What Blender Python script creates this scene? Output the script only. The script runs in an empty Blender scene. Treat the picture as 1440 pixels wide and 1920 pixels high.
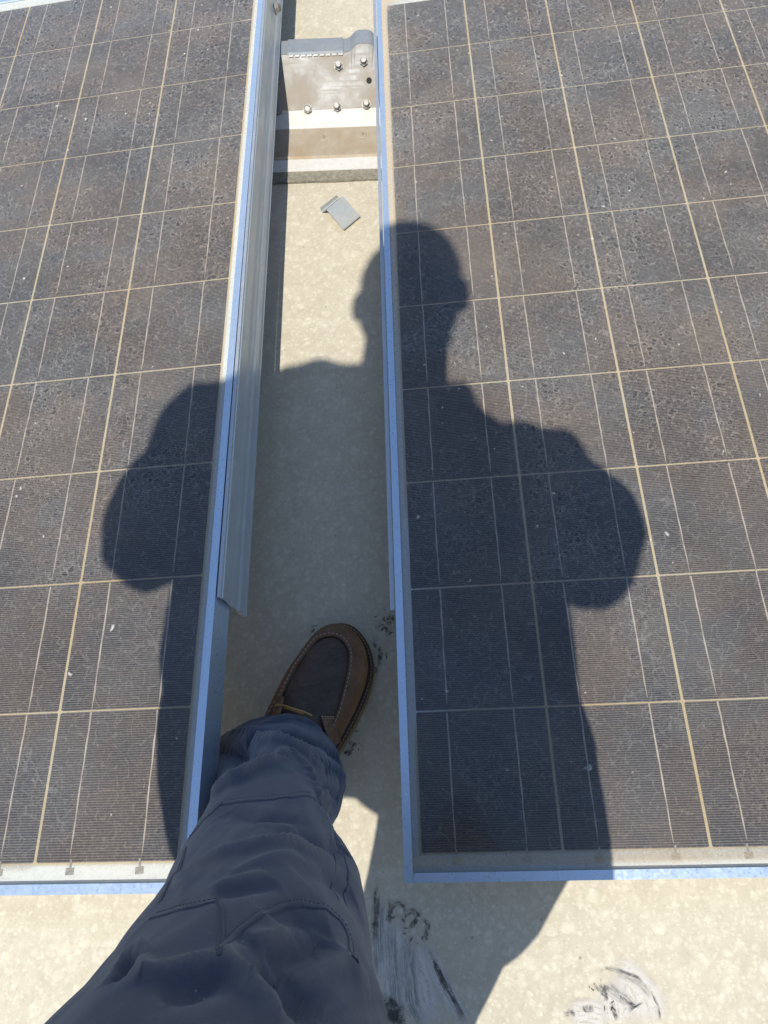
import bpy, bmesh, math, random
import numpy as np
from mathutils import Vector, Matrix
random.seed(7); RNG = np.random.default_rng(7)
SC = bpy.context.scene
COL = SC.collection

# ------------------------------------------------------------------ camera
CAM_C = np.array([-0.0201, 0.0476, 0.9953])
CAM_R = np.array([[0.9994, -0.0315, -0.0120], [-0.0240, -0.9155, 0.4017], [-0.0236, -0.4012, -0.9157]])
CAM_F = 1273.7
u_, _, v_ = np.linalg.svd(CAM_R); CAM_R = u_ @ v_
cam_d = bpy.data.cameras.new('camera'); cam = bpy.data.objects.new('camera', cam_d); COL.objects.link(cam)
M = Matrix.Identity(4)
for i in range(3):
    M[i][0] = CAM_R[i, 0]; M[i][1] = -CAM_R[i, 1]; M[i][2] = -CAM_R[i, 2]; M[i][3] = CAM_C[i]
cam.matrix_world = M
cam_d.sensor_width = 36; cam_d.lens = CAM_F / 1920 * 36; cam_d.clip_start = 0.01; cam_d.clip_end = 500
SC.camera = cam

# ------------------------------------------------------------------ sky, sun, exposure
TX, TY = 0.085, 0.73                         # how far the light travels sideways / forwards per metre of drop
EL = math.atan(1 / math.hypot(TX, TY)); AZ = math.atan2(-TX, -TY)
W = bpy.data.worlds.new('World'); SC.world = W; W.use_nodes = True
wn = W.node_tree.nodes; wl = W.node_tree.links
bg = wn['Background']; sky = wn.new('ShaderNodeTexSky'); sky.sky_type = 'NISHITA'; sky.sun_disc = False
sky.sun_elevation = EL; sky.sun_rotation = AZ % (2 * math.pi); sky.air_density = 1.0; sky.dust_density = 0.6; sky.ozone_density = 1.5
wl.new(sky.outputs[0], bg.inputs[0]); bg.inputs[1].default_value = 0.15
sun_d = bpy.data.lights.new('sun', 'SUN'); sun_d.energy = 4.75; sun_d.angle = math.radians(0.53); sun_d.color = (1, 0.95, 0.86)
sun = bpy.data.objects.new('sun', sun_d); COL.objects.link(sun)
sun.rotation_euler = Vector((TX, TY, -1)).to_track_quat('-Z', 'Y').to_euler()
sun.location = (-1, -5, 8)
vs = SC.view_settings; vs.view_transform = 'Standard'; vs.look = 'None'; vs.exposure = 0.12; vs.gamma = 1; vs.use_curve_mapping = False
SC.cycles.use_denoising = True; SC.cycles.max_bounces = 7; SC.cycles.diffuse_bounces = 3; SC.cycles.glossy_bounces = 3; SC.cycles.transparent_max_bounces = 8; SC.cycles.adaptive_threshold = .02

# ------------------------------------------------------------------ photo-ray helpers
def ray(u, v): return CAM_R @ np.array([(u - 720) / CAM_F, (v - 960) / CAM_F, 1.0])
def on_z(u, v, z=0.0):
    d = ray(u, v); return CAM_C + (z - CAM_C[2]) / d[2] * d
def project(P):
    c = (np.asarray(P) - CAM_C) @ CAM_R
    return np.stack([720 + CAM_F * c[..., 0] / c[..., 2], 960 + CAM_F * c[..., 1] / c[..., 2]], -1)

# ------------------------------------------------------------------ object helpers
def link(o, parent=None):
    COL.objects.link(o)
    if parent is not None: o.parent = parent
    return o
def obj(name, verts, faces, mat, parent=None, smooth=False):
    me = bpy.data.meshes.new(name)
    me.from_pydata([tuple(map(float, v)) for v in verts], [], [tuple(map(int, f)) for f in faces])
    me.update()
    if mat is not None: me.materials.append(mat)
    if smooth: me.polygons.foreach_set('use_smooth', [True] * len(me.polygons))
    return link(bpy.data.objects.new(name, me), parent)
def bmobj(name, bm, mat, parent=None, smooth=False):
    me = bpy.data.meshes.new(name); bmesh.ops.recalc_face_normals(bm, faces=bm.faces); bm.to_mesh(me); bm.free()
    me.materials.append(mat)
    if smooth: me.polygons.foreach_set('use_smooth', [True] * len(me.polygons))
    return link(bpy.data.objects.new(name, me), parent)
def share(name, me, parent, M4):
    o = bpy.data.objects.new(name, me); link(o, parent); o.matrix_local = M4; return o
def empty(name, M4=None, loc=None):
    o = bpy.data.objects.new(name, None); COL.objects.link(o); o.empty_display_size = 0.05
    if M4 is not None: o.matrix_world = M4
    if loc is not None: o.location = loc
    return o
def tag(o, label=None, cat=None, group=None, kind=None):
    if label: o['label'] = label
    if cat: o['category'] = cat
    if group: o['group'] = group
    if kind: o['kind'] = kind
    return o
def add_box(bm, lo, hi, bev=0.0):
    lo = np.array(lo); hi = np.array(hi)
    r = bmesh.ops.create_cube(bm, size=1, matrix=Matrix.Translation(Vector((lo + hi) / 2)) @ Matrix.Diagonal(Vector((*(hi - lo), 1))))
    if bev:
        es = list({e for v in r['verts'] for e in v.link_edges})
        bmesh.ops.bevel(bm, geom=es, offset=bev, segments=1, affect='EDGES')
def add_cyl(bm, p0, p1, r0, r1=None, seg=16, cap=True):
    p0 = Vector(p0); p1 = Vector(p1); d = p1 - p0
    q = d.to_track_quat('Z', 'Y').to_matrix().to_4x4()
    bmesh.ops.create_cone(bm, cap_ends=cap, segments=seg, radius1=r0, radius2=r0 if r1 is None else r1, depth=d.length,
                          matrix=Matrix.Translation((p0 + p1) / 2) @ q)
def prism(bm, prof, p0, p1, ax, ay):
    """extrude the closed profile (list of (a, b)) from p0 to p1; ax, ay are the profile's axes"""
    p0, p1, ax, ay = map(np.array, (p0, p1, ax, ay))
    A = [bm.verts.new(p0 + a * ax + b * ay) for a, b in prof]; B = [bm.verts.new(p1 + a * ax + b * ay) for a, b in prof]
    n = len(prof)
    for i in range(n): bm.faces.new((A[i], A[(i + 1) % n], B[(i + 1) % n], B[i]))
    bm.faces.new(A[::-1]); bm.faces.new(B)
def tube(path, r, seg=8, closed=False):
    path = np.array(path, float); n = len(path)
    T = np.gradient(path, axis=0); T /= np.linalg.norm(T, axis=1)[:, None] + 1e-12
    V = []; F = []
    rr = np.broadcast_to(np.asarray(r, float), (n,))
    for i in range(n):
        up = np.array([0, 0, 1.0]) if abs(T[i][2]) < .9 else np.array([1.0, 0, 0])
        a = np.cross(T[i], up); a /= np.linalg.norm(a); b = np.cross(T[i], a)
        for k in range(seg):
            t = 2 * math.pi * k / seg; V.append(path[i] + rr[i] * (math.cos(t) * a + math.sin(t) * b))
    for i in range(n - 1):
        for k in range(seg):
            F.append((i * seg + k, i * seg + (k + 1) % seg, (i + 1) * seg + (k + 1) % seg, (i + 1) * seg + k))
    F.append(tuple(range(seg))[::-1]); F.append(tuple((n - 1) * seg + k for k in range(seg)))
    return V, F
def merge(parts):
    V = []; F = []
    for v, f in parts:
        o = len(V); V += list(v); F += [tuple(i + o for i in q) for q in f]
    return V, F
def resample(P, n):
    P = np.array(P, float); s = np.r_[0, np.cumsum(np.linalg.norm(np.diff(P, axis=0), axis=1))]
    t = np.linspace(0, s[-1], n)
    return np.stack([np.interp(t, s, P[:, k]) for k in range(P.shape[1])], 1)
def smooth_line(P, n, it=2):
    P = resample(P, n)
    for _ in range(it):
        Q = P.copy(); Q[1:-1] = .25 * P[:-2] + .5 * P[1:-1] + .25 * P[2:]; P = Q
    return P

# ------------------------------------------------------------------ materials
class N:
    def __init__(s, name):
        s.m = bpy.data.materials.new(name); s.m.use_nodes = True; s.t = s.m.node_tree; s.t.nodes.clear()
        s.out = s.t.nodes.new('ShaderNodeOutputMaterial')
    def n(s, typ, **kw):
        nd = s.t.nodes.new(typ)
        for k, v in kw.items(): setattr(nd, k, v)
        return nd
    def put(s, sock, v):
        if hasattr(v, 'is_output'): s.t.links.new(v, sock)
        elif v is not None:
            if isinstance(v, (tuple, list)) and len(v) == 3 and sock.type == 'RGBA': v = (*v, 1)
            sock.default_value = v
    def coord(s, scale=None, which='Object', rot=None):
        o = s.n('ShaderNodeTexCoord').outputs[which]
        if scale is None: return o
        mp = s.n('ShaderNodeMapping'); s.t.links.new(o, mp.inputs[0]); mp.inputs['Scale'].default_value = scale
        if rot: mp.inputs['Rotation'].default_value = rot
        return mp.outputs[0]
    def noise(s, vec, scale, detail=3, rough=.55, dist=0, col=False):
        nd = s.n('ShaderNodeTexNoise'); s.put(nd.inputs['Vector'], vec); nd.inputs['Scale'].default_value = scale
        nd.inputs['Detail'].default_value = detail; nd.inputs['Roughness'].default_value = rough; nd.inputs['Distortion'].default_value = dist
        return nd.outputs[1 if col else 0]
    def voro(s, vec, scale, feature='F1', rand=1.0):
        nd = s.n('ShaderNodeTexVoronoi'); nd.feature = feature; s.put(nd.inputs['Vector'], vec); nd.inputs['Scale'].default_value = scale
        nd.inputs['Randomness'].default_value = rand
        return nd
    def math(s, op, a, b=None, c=None, clamp=False):
        nd = s.n('ShaderNodeMath'); nd.operation = op; nd.use_clamp = clamp
        s.put(nd.inputs[0], a); s.put(nd.inputs[1], b)
        if c is not None: s.put(nd.inputs[2], c)
        return nd.outputs[0]
    def rng(s, v, a, b, c=0., d=1., smooth=False):
        nd = s.n('ShaderNodeMapRange'); nd.clamp = True
        if smooth: nd.interpolation_type = 'SMOOTHSTEP'
        s.put(nd.inputs[0], v)
        for i, x in enumerate((a, b, c, d)): s.put(nd.inputs[i + 1], x)
        return nd.outputs[0]
    def mix(s, f, a, b, mode='MIX'):
        nd = s.n('ShaderNodeMix'); nd.data_type = 'RGBA'; nd.blend_type = mode
        s.put(nd.inputs[0], f); s.put(nd.inputs[6], a); s.put(nd.inputs[7], b); return nd.outputs[2]
    def sep(s, v):
        nd = s.n('ShaderNodeSeparateXYZ'); s.put(nd.inputs[0], v); return nd.outputs
    def bump(s, h, strength=.3, dist=.001):
        nd = s.n('ShaderNodeBump'); nd.inputs['Strength'].default_value = strength; nd.inputs['Distance'].default_value = dist
        s.put(nd.inputs['Height'], h); return nd.outputs[0]
    def bsdf(s, col, rough=.6, metal=0., normal=None, spec=None, **kw):
        b = s.n('ShaderNodeBsdfPrincipled'); s.put(b.inputs['Base Color'], col); s.put(b.inputs['Roughness'], rough); s.put(b.inputs['Metallic'], metal)
        if normal is not None: s.put(b.inputs['Normal'], normal)
        if spec is not None: s.put(b.inputs['Specular IOR Level'], spec)
        for k, v in kw.items(): s.put(b.inputs[k], v)
        return b.outputs[0]
    def done(s, sh): s.put(s.out.inputs[0], sh); return s.m
def simple(name, col, rough=.6, metal=0., var=.15, scale=60, bump=0., spec=None):
    n = N(name); c = n.coord(); f = n.noise(c, scale, 4)
    k = n.rng(f, .3, .7, 1 - var, 1 + var)
    cc = n.mix(1.0, col, n.n('ShaderNodeCombineColor').outputs[0], 'MULTIPLY')
    comb = cc.node.inputs[7].links[0].from_node
    for i in range(3): n.put(comb.inputs[i], k)
    nm = n.bump(f, bump, .0008) if bump else None
    return n.done(n.bsdf(cc, rough, metal, nm, spec))

def mat_roof():
    n = N('roof membrane'); c = n.coord()
    big = n.noise(c, 3.2, 4); mid = n.noise(c, 26, 5, .62); fine = n.noise(c, 420, 3, .6)
    wob = n.mix(.010, c, n.noise(c, 75, 3, col=True), 'ADD')
    def spots(scale, r0, r1, soft, lo, hi):
        v = n.voro(wob, scale); r = n.sep(v.outputs['Color']); rad = n.math('MULTIPLY_ADD', r[0], r1, r0)
        return n.math('MULTIPLY', n.rng(v.outputs['Distance'], n.math('MULTIPLY', rad, 1 - soft), n.math('MULTIPLY', rad, 1 + soft), 1, 0, True), n.rng(r[1], lo, hi, 0, 1))
    s1 = spots(58, .18, .30, .55, .30, .9); s2 = spots(110, .20, .30, .9, .25, .85); s3 = spots(210, .2, .3, .9, .3, .9)
    col = n.mix(n.rng(mid, .33, .68), (.505, .455, .345), (.575, .525, .405))
    col = n.mix(n.rng(big, .35, .65, 0, .35), col, (.47, .425, .325))
    col = n.mix(n.rng(n.noise(c, 60, 4, .65), .50, .68, 0, .40), col, (.43, .38, .28))
    lt = (.78, .74, .61)
    for sp, k in ((s1, .26), (s2, .36), (s3, .40)): col = n.mix(n.math('MULTIPLY', sp, k), col, lt)
    col = n.mix(n.rng(n.noise(c, 190, 4, .7), .54, .72, 0, .5), col, (.37, .32, .235))
    gr = n.voro(c, 46); gc = n.sep(gr.outputs['Color'])
    col = n.mix(n.math('MULTIPLY', n.rng(gr.outputs['Distance'], .04, .10, 1, 0), n.rng(gc[0], .86, .9, 0, .6)), col, (.12, .11, .09))
    # trodden, scratched strip between the rows
    xyz = n.sep(c)
    walk = n.math('MULTIPLY', n.rng(n.math('ABSOLUTE', n.math('ADD', xyz[0], .135)), .02, .075, 1, 0, True), n.rng(xyz[1], .25, .5, 0, 1, True))
    walk = n.math('MULTIPLY', walk, n.rng(xyz[1], .7, .9, 1, .0, True))
    sc = n.noise(n.coord((90, 9, 1), rot=(0, 0, .12)), 3.0, 5, .7)
    col = n.mix(n.math('MULTIPLY', walk, n.rng(sc, .56, .66, 0, .45)), col, (.68, .66, .60))
    h = n.math('ADD', n.math('MULTIPLY', s1, .4), n.math('ADD', n.math('MULTIPLY', fine, .5), n.math('ADD', mid, n.math('MULTIPLY', s2, .3))))
    return n.done(n.bsdf(col, .62, 0, n.bump(h, .4, .0012), .35))

def mat_cell():
    n = N('silicon cell'); c = n.coord(); oi = n.n('ShaderNodeObjectInfo'); rnd = oi.outputs['Random']
    loc = n.n('ShaderNodeVectorMath'); loc.operation = 'ADD'; n.put(loc.inputs[0], c)
    k = n.n('ShaderNodeVectorMath'); k.operation = 'SCALE'; k.inputs[0].default_value = (31, 17, 5); n.put(k.inputs[3], rnd); n.put(loc.inputs[1], k.outputs[0])
    w = loc.outputs[0]
    patch = n.noise(w, 13, 3, .55, .4); gra = n.voro(w, 170); g = n.sep(gra.outputs['Color'])
    col = n.mix(n.rng(patch, .40, .60), (.008, .016, .032), (.036, .025, .026))
    col = n.mix(n.math('MULTIPLY', g[0], .45), col, (.022, .024, .034))
    col = n.mix(n.rng(rnd, 0, 1, 0, .35), col, (.03, .022, .022))
    y = n.sep(c)[1]
    fr = n.math('PINGPONG', n.math('MULTIPLY', y, 1 / .0026), .5)
    fin = n.rng(fr, .08, .20, 1, 0)
    col = n.mix(n.math('MULTIPLY', fin, .7), col, (.30, .255, .215))
    return n.done(n.bsdf(col, .5, 0, spec=.25))

def mat_glass():
    n = N('dusty solar glass'); c = n.coord(); xyz = n.sep(c)
    wob = n.mix(.012, c, n.noise(c, 90, 1, col=True), 'ADD')
    bigc = n.noise(c, 6.5, 3, .6, col=True); bg3 = n.sep(bigc)
    dust = n.rng(bg3[0], .36, .64, .066, .138)
    def craters(scale, k0, k1, thr):
        v = n.voro(wob, scale); r = n.sep(v.outputs['Color']); d = v.outputs['Distance']
        rad = n.math('MULTIPLY_ADD', r[0], k1, k0)
        on = n.rng(r[1], thr, thr + .08, 0, 1)
        inner = n.math('MULTIPLY', n.rng(d, n.math('MULTIPLY', rad, .72), rad, 1, 0, True), on)
        ring = n.math('MULTIPLY', n.math('MULTIPLY', n.rng(d, n.math('MULTIPLY', rad, .8), n.math('MULTIPLY', rad, 1.05), 0, 1, True),
                                         n.rng(d, n.math('MULTIPLY', rad, 1.1), n.math('MULTIPLY', rad, 1.75), 1, 0, True)), on)
        return inner, ring
    amt = n.rng(n.math('ADD', bg3[1], n.rng(xyz[1], .0, 1.5, -.16, .14)), .34, .62, .10, 1)
    fn = n.noise(c, 240, 2, .75); brk = n.rng(n.noise(c, 150, 1, .6), .30, .62, .35, 1)
    i1, g1 = craters(118, .18, .34, .36); i2, g2 = craters(235, .2, .3, .25)
    dk = n.math('MAXIMUM', i1, n.math('MULTIPLY', i2, .8))
    lt = n.math('MULTIPLY', n.math('MAXIMUM', g1, n.math('MULTIPLY', g2, .9)), brk)
    dust = n.math('ADD', dust, n.math('MULTIPLY', n.math('MULTIPLY', lt, amt), .19))
    dust = n.math('MULTIPLY', dust, n.math('SUBTRACT', 1, n.math('MULTIPLY', n.math('MULTIPLY', dk, amt), .74)))
    dust = n.math('ADD', dust, n.rng(fn, .46, .74, 0, .09))
    # hair-like smears
    hair = n.voro(n.mix(.03, c, n.noise(c, 34, 2, col=True), 'ADD'), 48, 'DISTANCE_TO_EDGE').outputs[0]
    dust = n.math('ADD', dust, n.math('MULTIPLY', n.rng(hair, .0, .045, 1, 0), n.rng(n.math('MULTIPLY', n.math('ADD', bg3[2], brk), .5), .50, .68, 0, .13)))
    # droppings and grit
    sp = n.voro(wob, 42); sr = n.sep(sp.outputs['Color'])
    speck = n.math('MULTIPLY', n.rng(sp.outputs['Distance'], .02, n.math('MULTIPLY_ADD', n.math('POWER', sr[1], 3), .09, .085), 1, 0), n.rng(sr[0], .62, .68, 0, .75))
    dust = n.math('MAXIMUM', dust, speck)
    col = n.mix(n.rng(bg3[2], .42, .58), (.62, .54, .455), (.54, .525, .49))
    col = n.mix(speck, col, (.85, .84, .8))
    # silt caught along the low edges
    at = n.n('ShaderNodeAttribute'); at.attribute_name = 'silt'; silt = at.outputs['Fac']
    sil = n.math('MULTIPLY', silt, n.rng(fn, .3, .6, .6, 1.0))
    col = n.mix(sil, col, (.52, .42, .28))
    dust = n.math('ADD', dust, n.math('MULTIPLY', sil, .62), clamp=True)
    tr = n.n('ShaderNodeBsdfTransparent'); tr.inputs[0].default_value = (.92, .94, .95, 1)
    df = n.n('ShaderNodeBsdfDiffuse'); n.put(df.inputs[0], col); df.inputs[1].default_value = 1.0
    m1 = n.n('ShaderNodeMixShader'); n.put(m1.inputs[0], dust); n.put(m1.inputs[1], tr.outputs[0]); n.put(m1.inputs[2], df.outputs[0])
    gl = n.n('ShaderNodeBsdfGlossy'); gl.inputs['Roughness'].default_value = .14; gl.inputs[0].default_value = (.80, .92, 1, 1)
    fr = n.n('ShaderNodeFresnel'); fr.inputs[0].default_value = 1.5
    m2 = n.n('ShaderNodeMixShader'); n.put(m2.inputs[0], n.math('MULTIPLY', fr.outputs[0], n.math('SUBTRACT', 1, n.math('MULTIPLY', dust, .8, clamp=True))))
    n.put(m2.inputs[1], m1.outputs[0]); n.put(m2.inputs[2], gl.outputs[0])
    return n.done(m2.outputs[0])

def mat_backsheet():
    n = N('yellowed backsheet'); c = n.coord()
    f = n.noise(c, 2.6, 3); g = n.noise(c, 30, 3)
    col = n.mix(n.rng(f, .42, .6), (.66, .56, .38), (.62, .47, .24))
    col = n.mix(n.rng(g, .4, .7, 0, .35), col, (.58, .42, .20)); col = n.mix(n.rng(n.noise(c, 1.7, 2), .60, .64), col, (.82, .81, .78))
    xy = n.sep(c); ed = n.rng(n.math('MINIMUM', n.math('MINIMUM', xy[1], n.math('SUBTRACT', 1.59, xy[1])), n.math('SUBTRACT', 3 * .16175, n.math('ABSOLUTE', xy[0]))), -.003, .0, 1, 0); col = n.mix(ed, col, (.80, .79, .74))
    return n.done(n.bsdf(col, .6))
def mat_alu(name, base=(.65, .785, .93), rough=.31, grime=.14, stretch=(300, 3, 300), met=.66):
    n = N(name); c = n.coord(); s = n.noise(n.coord(stretch), 1.0, 4, .6); g = n.noise(c, 26, 5, .65); f = n.noise(c, 260, 3)
    col = n.mix(n.rng(s, .3, .7, 0, .25), base, tuple(x * .72 for x in base))
    gr = n.math('MULTIPLY', n.rng(g, .48, .72), grime)
    col = n.mix(gr, col, (.50, .50, .48))
    r = n.math('ADD', n.rng(f, .3, .7, rough - .06, rough + .1), n.math('MULTIPLY', gr, .4))
    m = n.math('SUBTRACT', met, n.math('MULTIPLY', gr, met * .7))
    return n.done(n.bsdf(col, r, m, n.bump(g, .10, .0006)))
def mat_galv(name, base, dirt, amount, rough=.5, met=.3):
    n = N(name); c = n.coord(); v = n.voro(c, 150); sv = n.sep(v.outputs['Color'])
    col = n.mix(n.math('MULTIPLY', sv[0], .5), base, tuple(x * .75 for x in base))
    d = n.math('MULTIPLY', n.rng(n.noise(c, 14, 5, .65), .35, .62), amount)
    d2 = n.math('MULTIPLY', n.rng(n.noise(n.coord((3, 60, 60)), 2., 4, .6), .4, .65), amount)
    dd = n.math('MAXIMUM', d, n.math('MULTIPLY', d2, .7))
    col = n.mix(dd, col, dirt)
    return n.done(n.bsdf(col, n.math('MULTIPLY_ADD', dd, .3, rough), n.math('SUBTRACT', met, n.math('MULTIPLY', dd, met * .9)), n.bump(n.noise(c, 120, 4), .15, .0006)))

M_roof = mat_roof(); M_cell = mat_cell(); M_glass = mat_glass(); M_back = mat_backsheet()
M_frame = mat_alu('anodised frame'); M_rail = mat_alu('weathered rail', (.54, .57, .59), .45, .3, met=.6)
M_rib = simple('solder ribbon', (.62, .52, .42), .5, .25, .3, 40)
M_tab = simple('tarnished solder tab', (.42, .39, .33), .5, .5, .35, 300)
M_galv = mat_galv('galvanised sheet', (.36, .39, .41), (.32, .30, .27), .3, .5, .5)
M_tan = mat_galv('silt stained pan', (.45, .40, .32), (.34, .265, .175), .9, .65, .05)
M_plate = mat_galv('stained plate', (.235, .245, .245), (.29, .24, .18), .75, .48, .35)
M_white = mat_galv('pale metal lip', (.70, .69, .66), (.58, .52, .42), .45, .6, .05)  # pale tone; on the ledge it carries the brightness of facing the sun
M_pad = simple('gritty rubber pad', (.24, .22, .17), .9, 0, .35, 160, .6)
M_zinc = simple('zinc bolt', (.22, .215, .20), .5, .3, .4, 300)
M_black = simple('near-black matte', (.02, .02, .02), .9, 0, .1)  # near-black: paints the shade inside holes, also colours the junction box

# ------------------------------------------------------------------ roof
bm = bmesh.new()
bmesh.ops.create_grid(bm, x_segments=8, y_segments=8, size=60)
roof = tag(bmobj('roof', bm, M_roof), 'cream mottled membrane of the flat roof under the solar panels', None, None, 'structure')

# ------------------------------------------------------------------ solar panels
PX, PY, Z0 = 0.16175, 0.159, 0.12
LEN0, LEN1 = -0.0290, 10 * PY + 0.036
TILT = math.radians(5)
def panel_matrix(o, ex, ey, ez):
    m = Matrix.Identity(4)
    for i in range(3): m[i][0] = ex[i]; m[i][1] = ey[i]; m[i][2] = ez[i]; m[i][3] = o[i]
    return m
def cell_mesh():
    hx, hy = PX / 2 - .0017, PY / 2 - .0010; ch = .0016
    oct_ = [(-hx + ch, -hy), (hx - ch, -hy), (hx, -hy + ch), (hx, hy - ch), (hx - ch, hy), (-hx + ch, hy), (-hx, hy - ch), (-hx, -hy + ch)]
    bm = bmesh.new(); prism(bm, oct_, (0, 0, 0), (0, 0, .0003), (1, 0, 0), (0, 1, 0))
    bmesh.ops.recalc_face_normals(bm, faces=bm.faces); me = bpy.data.meshes.new('cell'); bm.to_mesh(me); bm.free(); me.materials.append(M_cell); return me
def ribbon_mesh(k):
    y0, y1 = [(-.0755, .0795), (-.0725, .0775), (-.0778, .0770), (-.0742, .0795)][k]
    r = np.random.default_rng(40 + k); n = 9; w = .0010
    V = []; F = []
    for i in range(n):
        t = i / (n - 1); y = y0 + (y1 - y0) * t; ww = w * (.25 if i == 0 else 1) * (1 + .18 * r.standard_normal()); dx = .00022 * r.standard_normal()
        V += [(dx - ww, y, 0), (dx - ww * .8, y, .0002), (dx + ww * .8, y, .0002), (dx + ww, y, 0)]
        if i: a = 4 * (i - 1); b = 4 * i; F += [(a, a + 1, b + 1, b), (a + 1, a + 2, b + 2, b + 1), (a + 2, a + 3, b + 3, b + 2)]
    me = bpy.data.meshes.new('busbar'); me.from_pydata(V, [], F); me.materials.append(M_rib); return me
ME_cell = cell_mesh(); ME_rib = [ribbon_mesh(k) for k in range(4)]
bm = bmesh.new(); add_box(bm, (-.0046, -.0032, 0), (.0046, .0032, .0003)); add_box(bm, (-.0009, .003, .0001), (.0012, .012, .0004))
ME_tab = bpy.data.meshes.new('solder_tab'); bm.to_mesh(ME_tab); bm.free(); ME_tab.materials.append(M_tab)

def solar_panel(mat4, sgn, label, silt_fn):
    """local x runs from the gap edge (0) to sgn*6 cells; y along the panel"""
    root = tag(empty('solar_panel', mat4), label, 'solar panel', 'solar panels on the roof')
    gx0, gx1 = sorted((-sgn * .0195, sgn * (6 * PX + .0195)))
    # frame members: side rails run through, end rails butt against them
    prof = [(0, .0018), (.0100, .0018), (.0100, -.0010), (.0024, -.0022), (.0024, -.0480), (.024, -.0480), (.024, -.0500), (0, -.0500)]
    e = .0003
    for x, s in ((gx0, 1), (gx1, -1)):
        bm = bmesh.new(); prism(bm, prof, (x, LEN0, 0), (x, LEN1, 0), (s, 0, 0), (0, 0, 1)); bmobj('frame_rail', bm, M_frame, root)
    for y, s in ((LEN0, 1), (LEN1, -1)):
        bm = bmesh.new(); prism(bm, [(a, b - .0004) for a, b in prof], (gx0 + .0104, y, 0), (gx1 - .0104, y, 0), (0, s, 0), (0, 0, 1)); bmobj('frame_rail', bm, M_frame, root)
    # backsheet
    hw = (gx1 - gx0) / 2 - .003; bm = bmesh.new(); add_box(bm, (-hw, LEN0 + .003, -.0062), (hw, LEN1 - .003, -.0030)); bmobj('backsheet', bm, M_back, root).location.x = (gx0 + gx1) / 2
    # junction box on the rear
    bm = bmesh.new(); cx = sgn * 3 * PX
    add_box(bm, (cx - .05, LEN1 - .2, -.030), (cx + .05, LEN1 - .09, -.0063), .003); bmobj('junction_box', bm, M_black, root)
    # glass with dust, silt weight per vertex
    nx, ny = 120, 200; xs = np.linspace(gx0 + .003, gx1 - .003, nx); ys = np.linspace(LEN0 + .003, LEN1 - .003, ny)
    xs = np.unique(np.r_[xs, gx0 + np.linspace(.003, .06, 20), gx1 - np.linspace(.003, .06, 20)]); nx = len(xs)
    ys = np.unique(np.r_[ys, LEN0 + np.linspace(.003, .06, 20)]); ny = len(ys)
    V = [(x, y, 0) for y in ys for x in xs]; F = [(j * nx + i, j * nx + i + 1, (j + 1) * nx + i + 1, (j + 1) * nx + i) for j in range(ny - 1) for i in range(nx - 1)]
    g = obj('glass', V, F, M_glass, root)
    A = np.array(V); at = g.data.attributes.new('silt', 'FLOAT', 'POINT'); at.data.foreach_set('value', np.clip(silt_fn(A[:, 0], A[:, 1]), 0, 1).astype(np.float32))
    for i in range(6):
        for j in range(10):
            c = share('cell', ME_cell, root, Matrix.Translation((sgn * (i + .5) * PX, (j + .5) * PY, -.0028)))
            for b in (-1, 1):
                share('busbar', ME_rib[random.randrange(4)], c, Matrix.Translation((b * PX * .2525 + random.gauss(0, .0004), random.gauss(0, .0006), .0004)) @ Matrix.Rotation(random.gauss(0, .0025), 4, 'Z'))
        for b in (-1, 1):
            share('solder_tab', ME_tab, root, Matrix.Translation((sgn * (i + .5) * PX + b * PX * .2525 + random.gauss(0, .001), -.0078, -.0026)) @ Matrix.Rotation(random.gauss(0, .08), 4, 'Z'))
    return root

ca, sa = math.cos(TILT), math.sin(TILT)
MR = panel_matrix((0, 0, Z0), (ca, 0, sa), (0, 1, 0), (-sa, 0, ca))
ML = panel_matrix((-.2582, .0029, .1978), (.9945, -.0007, .1044), (.0009, 1, -.0020), (-.1044, .0021, .9945))
def silt_r(x, y):
    far = np.clip((y - .55) / .6, 0, 1)
    s = np.clip((.004 - x) / .010, 0, 1) * (.10 + .9 * far) + np.clip((.05 - x) / .05, 0, 1) * .10 * far
    s += np.clip((.0 - y) / .004, 0, 1) * np.clip((y + .0145) / .002, 0, 1) * .8
    corner = np.clip(1 - np.hypot((x + .01) / .035, (y - 1.615) / .06), 0, 1)
    s += np.clip((y - 1.593) / .004, 0, 1) * .55 + corner * 1.2
    return s
def silt_l(x, y):
    t = np.clip((-.16 - x) / .01, 0, 1)
    return np.clip((.0 - y) / .004, 0, 1) * np.clip((y + .008) / .003, 0, 1) * (.05 + .5 * t) + np.clip((y - 1.593) / .004, 0, 1) * .1
solar_panel(MR, 1, 'dusty solar panel on the right of the gap, carrying the shadow of the head', silt_r)
solar_panel(ML, -1, 'dusty solar panel left of the gap with the ribbed rail along its raised edge', silt_l)

MFAR = ML @ Matrix.Translation((0, LEN1 - LEN0 + .018, 0))
solar_panel(MFAR, -1, 'solar panel butting the far end of the panel left of the gap', lambda x, y: 0 * x)

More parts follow.
